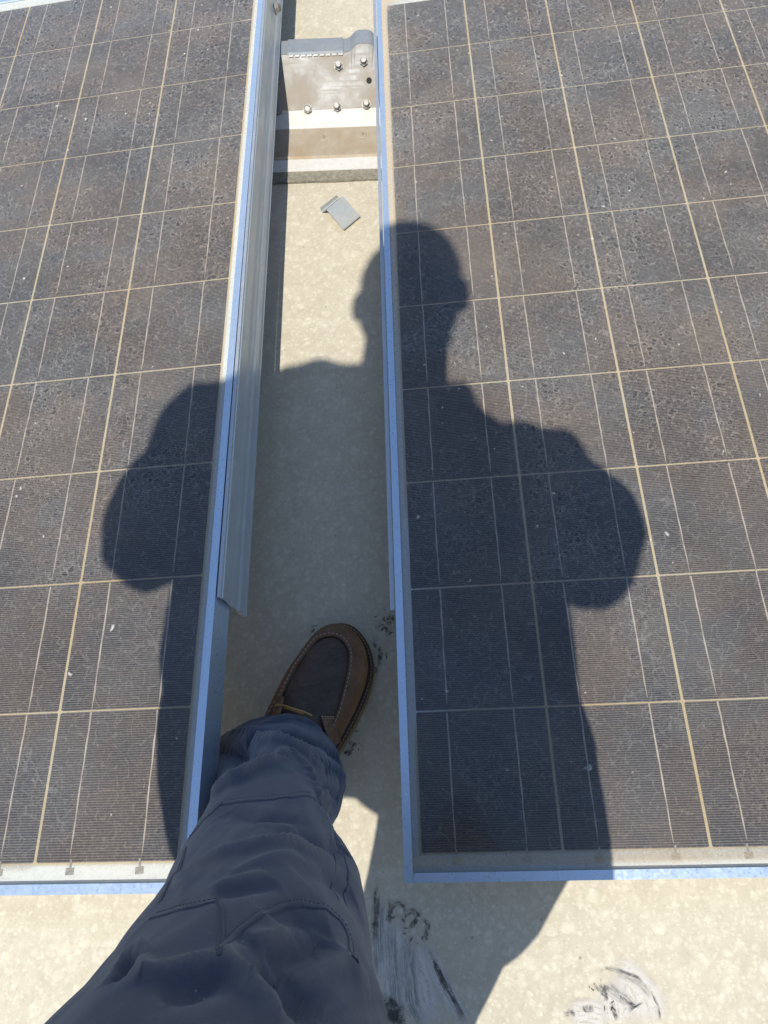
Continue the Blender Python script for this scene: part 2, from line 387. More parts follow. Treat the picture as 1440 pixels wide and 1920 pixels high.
# ------------------------------------------------------------------ rails along the gap
def rail(name, prof, y0, y1, mat, label):
    root = tag(empty(name, loc=(prof[0][0], y0, 0)), label, 'rail')
    bm = bmesh.new(); prism(bm, [(a - prof[0][0], b) for a, b in prof], (0, 0, 0), (0, y1 - y0, 0), (1, 0, 0), (0, 0, 1))
    bmobj('rail_profile', bm, mat, root); return root
outer = [(-.2366, .2015), (-.2322, .2015), (-.2318, .1965), (-.2306, .1955), (-.2300, .189), (-.2296, .160), (-.2272, .150), (-.2262, .138), (-.2234, .132), (-.2222, .122), (-.2236, .117), (-.2226, .112), (-.2200, .1065)]
inner = [(-.2222, .1052), (-.2275, .1105), (-.2295, .150), (-.2320, .188), (-.2366, .194)]
RL = rail('mounting_rail', outer + inner, .2902, 2.60, M_rail, 'ribbed aluminium rail bolted along the raised edge of the left solar panel')
def hexbolt(root, pos, d, r, head, shank=.0, washer=True, name='bolt'):
    """hex nut on a threaded end, axis d"""
    d = Vector(d).normalized(); p = Vector(pos)
    bm = bmesh.new()
    if washer: add_cyl(bm, p - d * .002, p + d * .0006, r * 1.42, seg=20)
    add_cyl(bm, p + d * .0014, p + d * (.0014 + head), r * 1.3, seg=6)
    add_cyl(bm, p + d * (.0014 + head), p + d * (.0024 + head), r * 1.12, r * .8, seg=12)
    b = bmobj(name, bm, M_zinc, root)
    if shank:
        bm = bmesh.new(); q = p + d * (.0024 + head)
        for i in range(6):
            a = q + d * shank * i / 6; add_cyl(bm, a, a + d * shank / 12, r * .72, r * .80, 12, i in (0, 5)); add_cyl(bm, a + d * shank / 12, a + d * shank / 6, r * .80, r * .72, 12, i in (0, 5))
        bmobj('thread', bm, M_zinc, b)
    return b
o0 = Vector((-.2366, .2902, 0))
hexbolt(RL, Vector((-.2262, 1.545, .146)) - o0, (1, 0, .25), .0068, .0075, .003)
for yy, zz in ((.352, .119), (.328, .120)):
    bm = bmesh.new(); p = Vector((-.2248, yy, zz)) - o0
    add_cyl(bm, p - Vector((.004, 0, 0)), p + Vector((.0012, 0, 0)), .0042, seg=14); bmobj('hole_disc', bm, M_black, RL)  # solid disc, the shade of a hole put into its colour
po = [(-.0268, .1170), (-.0208, .1170), (-.0208, .070), (-.0225, .070), (-.0225, .1150), (-.0252, .1150), (-.0252, .104), (-.0268, .104)]
RR = rail('mounting_rail', po, .2902, 1.92, M_rail, 'narrow aluminium rail hugging the low edge of the right solar panel')

# ------------------------------------------------------------------ bracket across the gap
XB0, XB1 = -.330, .06
BR = tag(empty('support_bracket', loc=(-.12, 1.25, 0)), 'bolted galvanised support bracket lying across the gap between the panels', 'bracket')
bo = Vector((-.12, 1.25, 0))
def sheet(name, yz, mat, t=.002, x0=XB0, x1=XB1, hump=None, nx=64):
    """folded sheet: polyline (y, z) extruded in x with thickness t; hump(x) lifts the points flagged by their 3rd value"""
    xs = np.linspace(x0, x1, nx); n = len(yz); P = np.array([q[:2] for q in yz]); fl = np.array([q[2] if len(q) > 2 else 0 for q in yz])
    T = np.gradient(P, axis=0); T /= np.linalg.norm(T, axis=1)[:, None]; Nn = np.stack([-T[:, 1], T[:, 0]], 1)
    V = []; F = []
    for x in xs:
        h = hump(x) if hump else 0
        for k in range(n): V.append((x - bo.x, P[k, 0] - bo.y + h * fl[k] * .35, P[k, 1] + h * fl[k]))
        for k in range(n): V.append((x - bo.x, P[k, 0] - Nn[k, 0] * t - bo.y + h * fl[k] * .35, P[k, 1] - Nn[k, 1] * t + h * fl[k]))
    m = 2 * n
    for i in range(nx - 1):
        a, b = i * m, (i + 1) * m
        for k in range(n - 1):
            F.append((a + k, a + k + 1, b + k + 1, b + k)); F.append((a + n + k + 1, a + n + k, b + n + k, b + n + k + 1))
        F.append((a, b, b + n, a + n)); F.append((a + n - 1, a + 2 * n - 1, b + 2 * n - 1, b + n - 1))
    for k in range(n - 1):
        F.append((k + 1, k, n + k, n + k + 1)); a = (nx - 1) * m; F.append((a + k, a + k + 1, a + n + k + 1, a + n + k))
    o = obj(name, V, F, mat, BR); return o
hump = lambda x: .0135 * math.exp(-((x + .049) / .024) ** 4)
bm = bmesh.new(); add_box(bm, (XB0 - bo.x, 1.2215 - bo.y, .0005), (XB1 - bo.x, 1.40 - bo.y, .0052), .0008)
bmesh.ops.subdivide_edges(bm, edges=bm.edges, cuts=12, use_grid_fill=True)
for v in bm.verts:
    if v.co.y < 1.24 - bo.y: v.co.y += random.gauss(0, .0012)
bmobj('rubber_pad', bm, M_pad, BR)
sheet('foot_lip', [(1.2475, .0078), (1.2790, .0092), (1.2815, .0068)], M_white)
sheet('base_pan', [(1.2790, .0066), (1.2840, .0118), (1.2862, .0120), (1.2880, .0090), (1.33, .0086), (1.372, .0090)], M_tan)
sheet('sunlit_lip', [(1.3700, .0100), (1.385, .0135), (1.400, .0180), (1.4090, .0205), (1.4110, .0265)], M_white)  # sun-facing ledge, its brightness put into the pale colour
sheet('upright_plate', [(1.4085, .0240), (1.4330, .0485), (1.4590, .0740), (1.4800, .0948, 1)], M_plate, hump=hump)
sheet('top_flange', [(1.4795, .0962, 1), (1.4990, .0985, 1), (1.5180, .0990, 1)], M_galv, hump=hump)
# cover strip hooked over the straight part of the flange, with the perforated fold under it
sheet('cover_strip', [(1.4770, .0950), (1.4790, .0995), (1.4990, .1012), (1.5185, .1012)], M_galv, .0012, -.206, -.091)
for i in range(9):
    x = -.204 + i * .0128
    bm = bmesh.new(); add_box(bm, (x - bo.x, 1.4738 - bo.y, .0928), (x + .0096 - bo.x, 1.4764 - bo.y, .0956), .0004); bmobj('fold_tooth', bm, M_white, BR)
sl = Vector((0, -math.sin(math.radians(45)), math.cos(math.radians(45))))
def on_plate(u, v):
    n = np.array(sl); d = ray(u, v); p0 = np.array([0, 1.4330, .0485]); return Vector(CAM_C + ((p0 - CAM_C) @ n) / (d @ n) * d)
for u, v, sh in ((635, 124, .010), (682, 116, .010), (577, 205, .0), (632, 201, .012), (687, 196, .012), (521, 207, 0), (517, 153, .008)):
    hexbolt(BR, on_plate(u, v) - bo, sl, .0068, .0075, sh)
hp = on_plate(692, 151)
bm = bmesh.new(); add_cyl(bm, hp - bo - sl * .003, hp - bo + sl * .0006, .0058, seg=16); bmobj('hole_disc', bm, M_black, BR)  # solid near-black disc painted as the dark of a hole
for u, v in ((607, 260), (680, 254)):
    p = Vector(on_z(u, v, .0092)) - bo
    bm = bmesh.new(); add_cyl(bm, p, p + Vector((0, 0, .0010)), .0085, .0065, 18); add_cyl(bm, p, p + Vector((0, -.001, .010)), .0021, .0013, 8); bmobj('screw', bm, M_tan, BR)

# ------------------------------------------------------------------ loose metal clip on the roof
cx = np.array([on_z(u, v, z) for u, v, z in ((612, 394, .019), (643, 369, .019), (676.5, 406, .008), (643.5, 431, .008))])
# Z-shaped strip: tail flange on the roof, riser, sloping top plate
e_w = cx[1] - cx[0]; e_w[2] = 0; wid = np.linalg.norm(e_w); e_w /= wid
e_l = (cx[2] + cx[3]) / 2 - (cx[0] + cx[1]) / 2; e_l[2] = 0; lng = np.linalg.norm(e_l); e_l /= lng
CL = tag(empty('metal_clip', loc=tuple(cx[0] * [1, 1, 0])), 'small bent galvanised metal clip lying loose on the cream roof', 'clip')
def strip(name, pts, mat, t=.0014):
    P = np.array(pts, float); T = np.gradient(P, axis=0); T /= np.linalg.norm(T, axis=1)[:, None]; n2 = np.stack([-T[:, 1], T[:, 0]], 1)
    V = []; F = []; n = len(P)
    for w in (0, wid):
        for q in (P, P - n2 * t):
            for a, b in q: V.append(np.array([0, 0, b]) + e_l * a + e_w * w)
    for k in range(n - 1):
        F += [(k, k + 1, 2 * n + k + 1, 2 * n + k), (n + k + 1, n + k, 3 * n + k, 3 * n + k + 1), (k + 1, k, n + k, n + k + 1), (2 * n + k, 2 * n + k + 1, 3 * n + k + 1, 3 * n + k)]
    F += [(0, 2 * n, 3 * n, n), (n - 1, 2 * n - 1, 4 * n - 1, 3 * n - 1)]
    return obj(name, V, F, mat, CL)
M_clip = mat_galv('spangled clip', (.40, .43, .44), (.40, .38, .33), .5, .6)
strip('top_plate', [(0, .0205), (lng * .4, .0160), (lng * .93, .0090), (lng, .0092)], M_clip)
strip('riser', [(-.0205, .0100), (-.0195, .0030), (-.0175, .0021), (-.0035, .0165), (-.0006, .0199)], M_clip)

# ------------------------------------------------------------------ scuffs, smears and rubber crumbs on the roof
def mat_smear(name, col, dens, sx, sy, thr):
    n = N(name); c = n.coord(which='UV'); at = n.sep(c)
    s = n.noise(n.coord((sx, sy, 1), 'UV'), 1.0, 5, .65, .6); s2 = n.noise(n.coord(None, 'Object'), 160, 4, .7)
    edge = n.math('MULTIPLY', n.rng(n.math('ABSOLUTE', n.math('SUBTRACT', at[1], .5)), .25, .5, 1, 0, True), n.rng(n.math('ABSOLUTE', n.math('SUBTRACT', at[0], .5)), .22, .5, 1, 0, True))
    a = n.math('MULTIPLY', n.math('MULTIPLY', n.rng(n.math('ADD', s, n.math('MULTIPLY', s2, .5)), thr, thr + .20), edge), dens)
    m = n.n('ShaderNodeMixShader'); t = n.n('ShaderNodeBsdfTransparent'); n.put(m.inputs[0], a); n.put(m.inputs[1], t.outputs[0]); n.put(m.inputs[2], n.bsdf(col, .7)); return n.done(m.outputs[0])
M_pale = mat_smear('pale rubbed smear', (.72, .69, .64), .72, 1.5, 7, .53)
M_grey = mat_smear('grey rubbed smear', (.25, .24, .235), .6, 1.5, 8, .66)
M_dark = mat_smear('black rubber scuff', (.06, .056, .052), .8, 5, 1.6, .63)
LAY = [0]
def ribbon(pts, w, mat, name='scuff_mark', tf=lambda p: p, n=40):
    P = smooth_line([on_z(*tf(p))[:2] for p in pts], n, 2); T = np.gradient(P, axis=0); T /= np.linalg.norm(T, axis=1)[:, None] + 1e-9; Nn = np.stack([-T[:, 1], T[:, 0]], 1)
    LAY[0] += 1; z = .0006 + .00006 * LAY[0]
    ws = np.interp(np.linspace(0, 1, n), np.linspace(0, 1, len(np.atleast_1d(w))), np.atleast_1d(w)) if np.ndim(w) else np.full(n, w)
    V = []; F = []; U = []
    for i in range(n):
        for k in range(3):
            q = P[i] + Nn[i] * ws[i] * (k - 1); V.append((q[0], q[1], z)); U.append((i / (n - 1), k / 2))
        if i:
            a = 3 * (i - 1); b = 3 * i; F += [(a, b, b + 1, a + 1), (a + 1, b + 1, b + 2, a + 2)]
    o = obj(name, V, F, mat, roof); uv = o.data.uv_layers.new(name='UVMap')
    for l in o.data.loops: uv.data[l.index].uv = U[l.vertex_index]
    return o
t6 = lambda p: (700 + p[0] / 1.946, 1550 + p[1] / 1.946)
for pts, w in (([(75, 300), (70, 450), (75, 600), (95, 740)], .020), ([(150, 380), (150, 520), (180, 640), (240, 740)], .024), ([(190, 420), (235, 540), (300, 660), (350, 740)], .012),
               ([(30, 250), (28, 420), (40, 600)], .012), ([(850, 530), (930, 570), (990, 640), (1010, 740)], .030), ([(700, 690), (790, 680), (870, 700)], .018), ([(860, 560), (880, 640), (900, 730)], .022)):
    ribbon(pts, w, M_pale, tf=t6)
for pts, w in (([(60, 330), (64, 450), (80, 610), (100, 740)], .009), ([(130, 380), (125, 500), (140, 640), (190, 740)], .012), ([(240, 520), (290, 630), (340, 730)], .006), ([(18, 220), (14, 400), (20, 560)], .010),
               ([(880, 530), (960, 560), (1020, 630)], .006), ([(840, 580), (900, 620), (960, 660)], .008)):
    ribbon(pts, w, M_grey, tf=t6)
for pts, w in (([(50, 262), (66, 290), (58, 330), (64, 360)], .0035), ([(60, 330), (72, 290), (92, 276), (112, 290), (116, 330)], .0028), ([(104, 366), (118, 318), (142, 303), (160, 318), (156, 345), (138, 360), (130, 402)], .0038),
               ([(150, 345), (166, 330), (164, 310)], .003), ([(172, 352), (188, 338), (201, 356), (192, 396), (182, 425)], .0034), ([(195, 425), (226, 500), (262, 575), (300, 645), (352, 725)], .0026),
               ([(215, 470), (250, 560), (275, 605)], .0045), ([(8, 190), (12, 300), (8, 430)], .004), ([(20, 610), (60, 650), (100, 720)], .009), ([(60, 600), (70, 660), (60, 740)], .008), ([(100, 640), (95, 700), (120, 740)], .006),
               ([(818, 540), (838, 515), (870, 520), (930, 536), (990, 560)], .002), ([(798, 580), (830, 592), (866, 588)], .004), ([(822, 600), (850, 615), (845, 640)], .0032), ([(870, 640), (876, 670), (890, 710)], .0032),
               ([(756, 655), (776, 668), (806, 662)], .0036), ([(880, 600), (925, 640), (975, 662)], .002), ([(690, 690), (720, 676), (740, 690)], .0026), ([(1010, 600), (1040, 660), (1046, 720)], .0016)):
    ribbon(pts, w, M_dark, tf=t6, n=24)
t4 = lambda p: (380 + p[0] / 3.4286, 1080 + p[1] / 3.4286)
for pts, w in (([(1150, 260), (1190, 290), (1210, 330)], .005), ([(1110, 350), (1125, 320), (1160, 320), (1185, 345), (1190, 380)], .003), ([(1130, 450), (1145, 490), (1135, 560)], .004), ([(1108, 600), (1120, 590), (1118, 620)], .0025), ([(900, 1140), (940, 1130), (965, 1142)], .0022),
               ([(930, 1060), (960, 1080), (1000, 1085)], .003), ([(965, 990), (985, 1000), (1000, 990)], .002), ([(700, 322), (730, 325), (748, 316)], .0012), ([(690, 370), (712, 352), (728, 332)], .0012), ([(1100, 420), (1112, 470)], .003), ([(1190, 250), (1220, 270), (1225, 300)], .004)):
    ribbon(pts, w, M_dark, tf=t4, n=20)
parts = []
def crumbs(uv, n, sp, s0, s1):
    for _ in range(n):
        u, v = uv[0] + random.gauss(0, sp), uv[1] + random.gauss(0, sp); p = on_z(u, v, .0008); L = random.uniform(s0, s1); a = random.uniform(0, 6.3); b = random.uniform(-.8, .8)
        P = [p + np.array([math.cos(a + b * t) * L * t, math.sin(a + b * t) * L * t, 0]) for t in np.linspace(0, 1, 4)]
        parts.append(tube(P, [L * .05, L * .11, L * .10, L * .04], 5))
for uv, n, sp in (((714, 1165), 5, 9), ((714, 1235), 6, 6), ((704, 1255), 4, 3), ((656, 1412), 6, 5), ((668, 1397), 4, 5), ((727, 1185), 5, 8), ((590, 1175), 2, 4), ((728, 1730), 4, 10), ((770, 1750), 5, 10), ((790, 1760), 3, 6),
                  ((720, 1890), 8, 12), ((1115, 1850), 4, 7), ((1140, 1880), 4, 7)):
    crumbs(uv, n, sp, .002, .0065)
V, F = merge(parts); M_crumb = simple('rubber crumb', (.03, .028, .026), .8)
tag(obj('rubber_crumbs', V, F, M_crumb), 'tiny black rubber crumbs scattered on the roof around the boot and scuffs', 'crumbs', None, 'stuff')

# ------------------------------------------------------------------ the person
def remeshed(name, parts, voxel, mat, parent, smooth_it=4):
    V, F = merge(parts); o = obj(name, V, F, mat)
    m = o.modifiers.new('r', 'REMESH'); m.mode = 'VOXEL'; m.voxel_size = voxel; m.use_smooth_shade = True
    s = o.modifiers.new('s', 'SMOOTH'); s.iterations = smooth_it; s.factor = .5
    dg = bpy.context.evaluated_depsgraph_get(); me = bpy.data.meshes.new_from_object(o.evaluated_get(dg)); me.name = name
    old = o.data; o.modifiers.clear(); o.data = me; bpy.data.meshes.remove(old); o.parent = parent
    return o
def ellipsoid(c, r, R=None, nu=20, nv=12):
    c = np.array(c, float); r = np.array(r, float) * np.ones(3); R = np.eye(3) if R is None else R
    V = [c + R @ (r * np.array([0, 0, -1.]))]; F = []
    for j in range(1, nv):
        p = -math.pi / 2 + math.pi * j / nv
        for i in range(nu):
            t = 2 * math.pi * i / nu; V.append(c + R @ (r * np.array([math.cos(p) * math.cos(t), math.cos(p) * math.sin(t), math.sin(p)])))
    V.append(c + R @ (r * np.array([0, 0, 1.])))
    for i in range(nu): F.append((0, 1 + (i + 1) % nu, 1 + i))
    for j in range(nv - 2):
        for i in range(nu): a = 1 + j * nu; F.append((a + i, a + (i + 1) % nu, a + nu + (i + 1) % nu, a + nu + i))
    a = 1 + (nv - 2) * nu
    for i in range(nu): F.append((a + i, a + (i + 1) % nu, len(V) - 1))
    return V, F
def limb(pts, rad, seg=14, n=None):
    """capsule chain along pts with radii"""
    P = np.array(pts, float); n = n or 6 * (len(P) - 1) + 1
    t = np.linspace(0, len(P) - 1, n); Q = np.stack([np.interp(t, range(len(P)), P[:, k]) for k in range(3)], 1); R = np.interp(t, range(len(P)), rad)
    return merge([tube(Q, R, seg), ellipsoid(P[0], rad[0], nu=12, nv=8), ellipsoid(P[-1], rad[-1], nu=12, nv=8)] + [ellipsoid(P[k], rad[k], nu=12, nv=8) for k in range(1, len(P) - 1)])
def section_stack(secs, n=40, p=2.3):
    """closed stack of horizontal super-ellipses (z, xc, yc, a, b)"""
    S = np.array(secs, float); zz = np.linspace(S[0, 0], S[-1, 0], 40); A = [np.interp(zz, S[:, 0], S[:, k]) for k in range(1, 5)]
    V = []; F = []
    for z, x, y, a, b in zip(zz, *A):
        for i in range(n):
            t = 2 * math.pi * i / n; c, s = math.cos(t), math.sin(t)
            V.append((x + a * math.copysign(abs(c) ** (2 / p), c), y + b * math.copysign(abs(s) ** (2 / p), s), z))
    for j in range(len(zz) - 1):
        for i in range(n): F.append((j * n + i, j * n + (i + 1) % n, (j + 1) * n + (i + 1) % n, (j + 1) * n + i))
    F.append(tuple(range(n))[::-1]); F.append(tuple((len(zz) - 1) * n + i for i in range(n)))
    return V, F

M_skin = simple('skin', (.50, .31, .22), .55, 0, .1, 90, .1)
M_hair = simple('short dark hair', (.03, .022, .017), .7, 0, .4, 400, .5)
M_jacket = simple('grey work jacket cloth', (.10, .11, .13), .85, 0, .15, 300, .2)
PERSON = tag(empty('person', loc=(-.13, -.12, 0)), 'person in navy work trousers and brown moccasin boots standing in the gap between panels', 'person')
PERSON.location = (0, 0, 0)

# phone, held level with the belly; the picture is taken through its lens
rt, dn, fw = CAM_R[:, 0], CAM_R[:, 1], CAM_R[:, 2]; up = -dn
PH_C = CAM_C - rt * .018 - up * .052 - fw * .0115
PH = empty('phone', panel_matrix(PH_C, rt, up, -fw)); tag(PH, 'black mobile phone held in both hands in front of the jacket', 'phone')
M_ph = simple('black phone case', (.02, .02, .022), .4, 0, .1); M_scr = simple('dark phone screen', (.01, .01, .012), .08, 0, .05)
bm = bmesh.new(); add_box(bm, (-.036, -.0735, -.0042), (.036, .0735, .0042), .0035); bmobj('case', bm, M_ph, PH)
bm = bmesh.new(); add_box(bm, (-.033, -.070, .0043), (.033, .070, .0047)); bmobj('screen', bm, M_scr, PH)
bm = bmesh.new(); add_cyl(bm, (.018, .052, -.0042), (.018, .052, -.0070), .0075, seg=24); bmobj('lens', bm, M_scr, PH)
bm = bmesh.new(); add_cyl(bm, (.018, .030, -.0042), (.018, .030, -.0070), .0075, seg=24); bmobj('lens', bm, M_scr, PH)

# skeleton
HEAD = np.array([-.113, -.243, 1.615])
L_SH, L_EL = np.array([-.366, -.318, 1.325]), np.array([-.402, -.222, 1.045])
R_SH, R_EL = np.array([.050, -.400, 1.300]), np.array([.166, -.272, 1.040])
phl = lambda a, b, c: PH_C + rt * a + up * b - fw * c            # phone-local point
L_WR, R_WR = phl(-.085, -.075, .045), phl(.085, -.085, .045)
def hand(side, wr):
    s = side; pr = []
    palm = phl(s * .052, -.035, .022)
    pr.append(limb([wr, (wr + palm) / 2, palm], [.027, .031, .030]))
    pr.append(ellipsoid(phl(s * .050, -.028, .016), (.022, .040, .022), np.stack([rt, up, -fw], 1)))
    for k, (b0, ln) in enumerate(((.002, 1.0), (-.019, 1.08), (-.040, 1.0), (-.059, .82))):     # four fingers round the edge onto the back
        base = phl(s * .052, b0 - .004, .004); k1 = phl(s * .047, b0, -.014); k2 = phl(s * (.047 - .024 * ln), b0 + .003, -.0165); tip = phl(s * (.047 - .042 * ln), b0 + .004, -.0135)
        pr.append(limb([base, k1, k2, tip], [.0098, .0090, .0084, .0075], 10))
    pr.append(limb([phl(s * .050, -.045, .020), phl(s * .042, -.018, .020), phl(s * .030, .004, .016), phl(s * .020, .020, .0145)], [.014, .0115, .0102, .0085], 10))
    return pr
tilt = math.radians(28); HR = np.array([[1, 0, 0], [0, math.cos(tilt), math.sin(tilt)], [0, -math.sin(tilt), math.cos(tilt)]])   # head bowed towards the phone
hp_ = lambda x, y, z: HEAD + HR @ np.array([x, y, z])
body = [ellipsoid(hp_(.003, 0, 0), (.091, .102, .100), HR), ellipsoid(hp_(.0, .012, -.055), (.090, .085, .088), HR), ellipsoid(hp_(.002, .008, -.092), (.078, .075, .075), HR), ellipsoid(hp_(0, .055, -.105), (.042, .042, .03), HR),
        ellipsoid(hp_(0, .098, -.045), (.012, .022, .024), HR), limb([hp_(0, .095, -.005), hp_(0, .112, -.048)], [.009, .014]), ellipsoid(hp_(0, .090, .005), (.05, .012, .012), HR),
        limb([hp_(-.022, .088, -.083), hp_(0, .096, -.083), hp_(.022, .088, -.083)], [.006, .008, .006]),
        ellipsoid(hp_(.040, .072, -.045), (.022, .02, .018), HR), ellipsoid(hp_(-.040, .072, -.045), (.022, .02, .018), HR)]
for s in (-1, 1):
    e_ = .095 if s < 0 else .096
    body += [ellipsoid(hp_(s * e_, .0, -.034), (.010, .017, .030), HR), ellipsoid(hp_(s * (e_ - .006), .006, -.034), (.015, .016, .027), HR)]
body += [limb([(-.125, -.315, 1.34), (-.121, -.295, 1.43), hp_(0, -.01, -.06)], [.060, .071, .074]),
         section_stack([(.80, -.12, -.21, .16, .11), (1.0, -.115, -.24, .17, .12), (1.2, -.14, -.29, .15, .095), (1.33, -.155, -.335, .09, .055), (1.38, -.14, -.325, .06, .05)]),
         limb([(-.137, -.33, 1.31), L_SH, L_EL, L_WR], [.055, .06, .045, .027]), limb([(-.137, -.33, 1.30), R_SH, R_EL, R_WR], [.05, .06, .045, .027]),
         limb([(-.17, -.19, .84), (-.15, -.075, .45), (-.172, .07, .12)], [.085, .055, .04]), limb([(-.07, -.21, .84), (.0, -.32, .46), (-.075, -.44, .12)], [.085, .055, .04]), 
         ellipsoid((-.12, -.20, .83), (.15, .11, .10))]
body += hand(-1, L_WR) + hand(1, R_WR)
remeshed('body', body, .0045, M_skin, PERSON, 3)
# hair, eyes
V, F = ellipsoid(hp_(0, -.006, .008), (.093, .105, .102), HR, 32, 24); V = np.array(V); loc = (V - HEAD) @ HR
keep = [f for f in F if np.mean(loc[list(f), 2] - .55 * loc[list(f), 1]) > -.035]
obj('hair', V, keep, M_hair, PERSON, True)
M_eye = simple('eye', (.75, .73, .70), .2)
for s in (-1, 1):
    V, F = ellipsoid(hp_(s * .031, .083, -.022), .012); obj('eye', V, F, M_eye, PERSON, True)

# jacket
lerp = lambda a, b, t: a + (b - a) * t
jk = [section_stack([(.500, -.055, -.215, .222, .105), (.56, -.066, -.215, .240, .115), (.62, -.077, -.215, .249, .125), (.70, -.090, -.215, .252, .13), (.80, -.100, -.215, .252, .135), (.92, -.108, -.225, .248, .15), (1.05, -.112, -.25, .235, .15), (1.18, -.126, -.285, .225, .145), (1.28, -.175, -.33, .185, .10), (1.36, -.185, -.335, .10, .07)], p=2.2),
      limb([(-.131, -.325, 1.35), (-.26, -.312, 1.362), L_SH, lerp(L_SH, L_EL, .5) + [.012, 0, 0], L_EL, lerp(L_EL, L_WR, .45), lerp(L_EL, L_WR, .86)], [.085, .085, .086, .074, .078, .062, .046]),
      limb([(-.131, -.345, 1.315), (-.04, -.385, 1.285), R_SH, lerp(R_SH, R_EL, .5), R_EL, lerp(R_EL, R_WR, .45), lerp(R_EL, R_WR, .86)], [.070, .066, .083, .088, .080, .064, .046]),
      limb([R_EL + [0, -.01, -.01], R_EL + [-.015, -.015, -.04]], [.068, .048]),
      limb([(-.121, -.31, 1.36), (-.121, -.30, 1.395)], [.082, .078]), limb([(-.06, -.30, 1.37), (-.018, -.292, 1.368), (-.004, -.304, 1.352)], [.034, .027, .022]), limb([(-.17, -.27, 1.39), (-.203, -.262, 1.403)], [.024, .014]),
      limb([(-.02, -.36, 1.30), (.045, -.362, 1.325), (.122, -.372, 1.322)], [.05, .046, .046])]
jacket = remeshed('jacket', jk, .008, M_jacket, PERSON, 2)
from mathutils import noise as mnoise
jm = jacket.data; co = np.empty(len(jm.vertices) * 3, np.float32); no = np.empty(len(jm.vertices) * 3, np.float32)
jm.vertices.foreach_get('co', co); jm.vertices.foreach_get('normal', no); co = co.reshape(-1, 3); no = no.reshape(-1, 3)
am = np.array([.010 * mnoise.noise(Vector(p) * 9) + .006 * mnoise.noise((p[0] * 26, p[1] * 26, p[2] * 15)) for p in co.tolist()])      # creased cloth
jm.vertices.foreach_set('co', (co + no * am[:, None]).astype(np.float32).ravel()); jm.update()

# boots ------------------------------------------------------------------------------------------------
WELT = [(-.2048, .1605), (-.1972, .1824), (-.1906, .1976), (-.1827, .2173), (-.1716, .2358), (-.1559, .2574), (-.1386, .2824), (-.1237, .2941), (-.1102, .2995), (-.0982, .3002), (-.0846, .2968), (-.0726, .288), (-.058, .265), (-.0518, .2397), (-.0529, .2209), (-.059, .1996), (-.0709, .172), (-.0881, .1412), (-.1008, .1215)]
HEEL = [(-.124, .085), (-.146, .055), (-.170, .034), (-.196, .026), (-.221, .033), (-.236, .055), (-.236, .085), (-.223, .120)]
STI = [(-.1785, .1892), (-.172, .2025), (-.1643, .2215), (-.155, .2379), (-.1441, .2531), (-.1358, .2658), (-.1273, .272), (-.1131, .2759), (-.1016, .2748), (-.0874, .2658), (-.0803, .2513), (-.0783, .2385), (-.0805, .2191), (-.0847, .2028), (-.0903, .1801), (-.0944, .1656)]
PLUG = [(-.1684, .1879), (-.1668, .2012), (-.1616, .2133), (-.151, .2308), (-.1403, .2501), (-.1278, .261), (-.1194, .2665), (-.1038, .2667), (-.0911, .2557), (-.0862, .2401), (-.0862, .2262), (-.0884, .2126), (-.0939, .1885), (-.1006, .1688)]
AX = np.array([.447, .894]); PERP = np.array([AX[1], -AX[0]])
def loop(P, n=120, it=3):
    P = np.array(P + [P[0]], float); P = resample(P, n + 1)[:-1]
    for _ in range(it): P = .25 * np.roll(P, 1, 0) + .5 * P + .25 * np.roll(P, -1, 0)
    return P
welt = loop(WELT + HEEL)
def inset(P, d):
    T = np.roll(P, -1, 0) - np.roll(P, 1, 0); T /= np.linalg.norm(T, axis=1)[:, None]; Nn = np.stack([T[:, 1], -T[:, 0]], 1)
    if ((P - P.mean(0)) * Nn).sum() > 0: Nn = -Nn
    return P + Nn * d
def seam_to_loop(P, back, n=120):
    """close an open front seam round an ankle-shaped back"""
    return loop(P + back, n)
back_s = [(-.110, .130), (-.130, .095), (-.155, .066), (-.185, .052), (-.212, .062), (-.220, .090), (-.210, .125), (-.195, .160)]
back_p = [(-.118, .140), (-.135, .105), (-.160, .080), (-.185, .070), (-.205, .080), (-.208, .105), (-.198, .135), (-.185, .162)]
def match(P, ref):
    """start the loop at the point whose direction from the centre matches the reference's first point, same direction of travel"""
    def area(Q): return np.sum(Q[:, 0] * np.roll(Q[:, 1], -1) - np.roll(Q[:, 0], -1) * Q[:, 1])
    if area(P) * area(ref) < 0: P = P[::-1]
    k = np.argmin(np.linalg.norm(P - ref[0], axis=1)); return np.roll(P, -k, 0)
def toeness(P):                                # 1 at the toe, 0 at the heel
    s = (P - np.array([-.215, .03])) @ AX; return np.clip(s / .30, 0, 1)
sti = match(seam_to_loop(STI, back_s), welt); plg = match(seam_to_loop(PLUG, back_p), welt)
def hz(P, toe, heel, knots=None):
    t = toeness(P); return heel + (toe - heel) * t
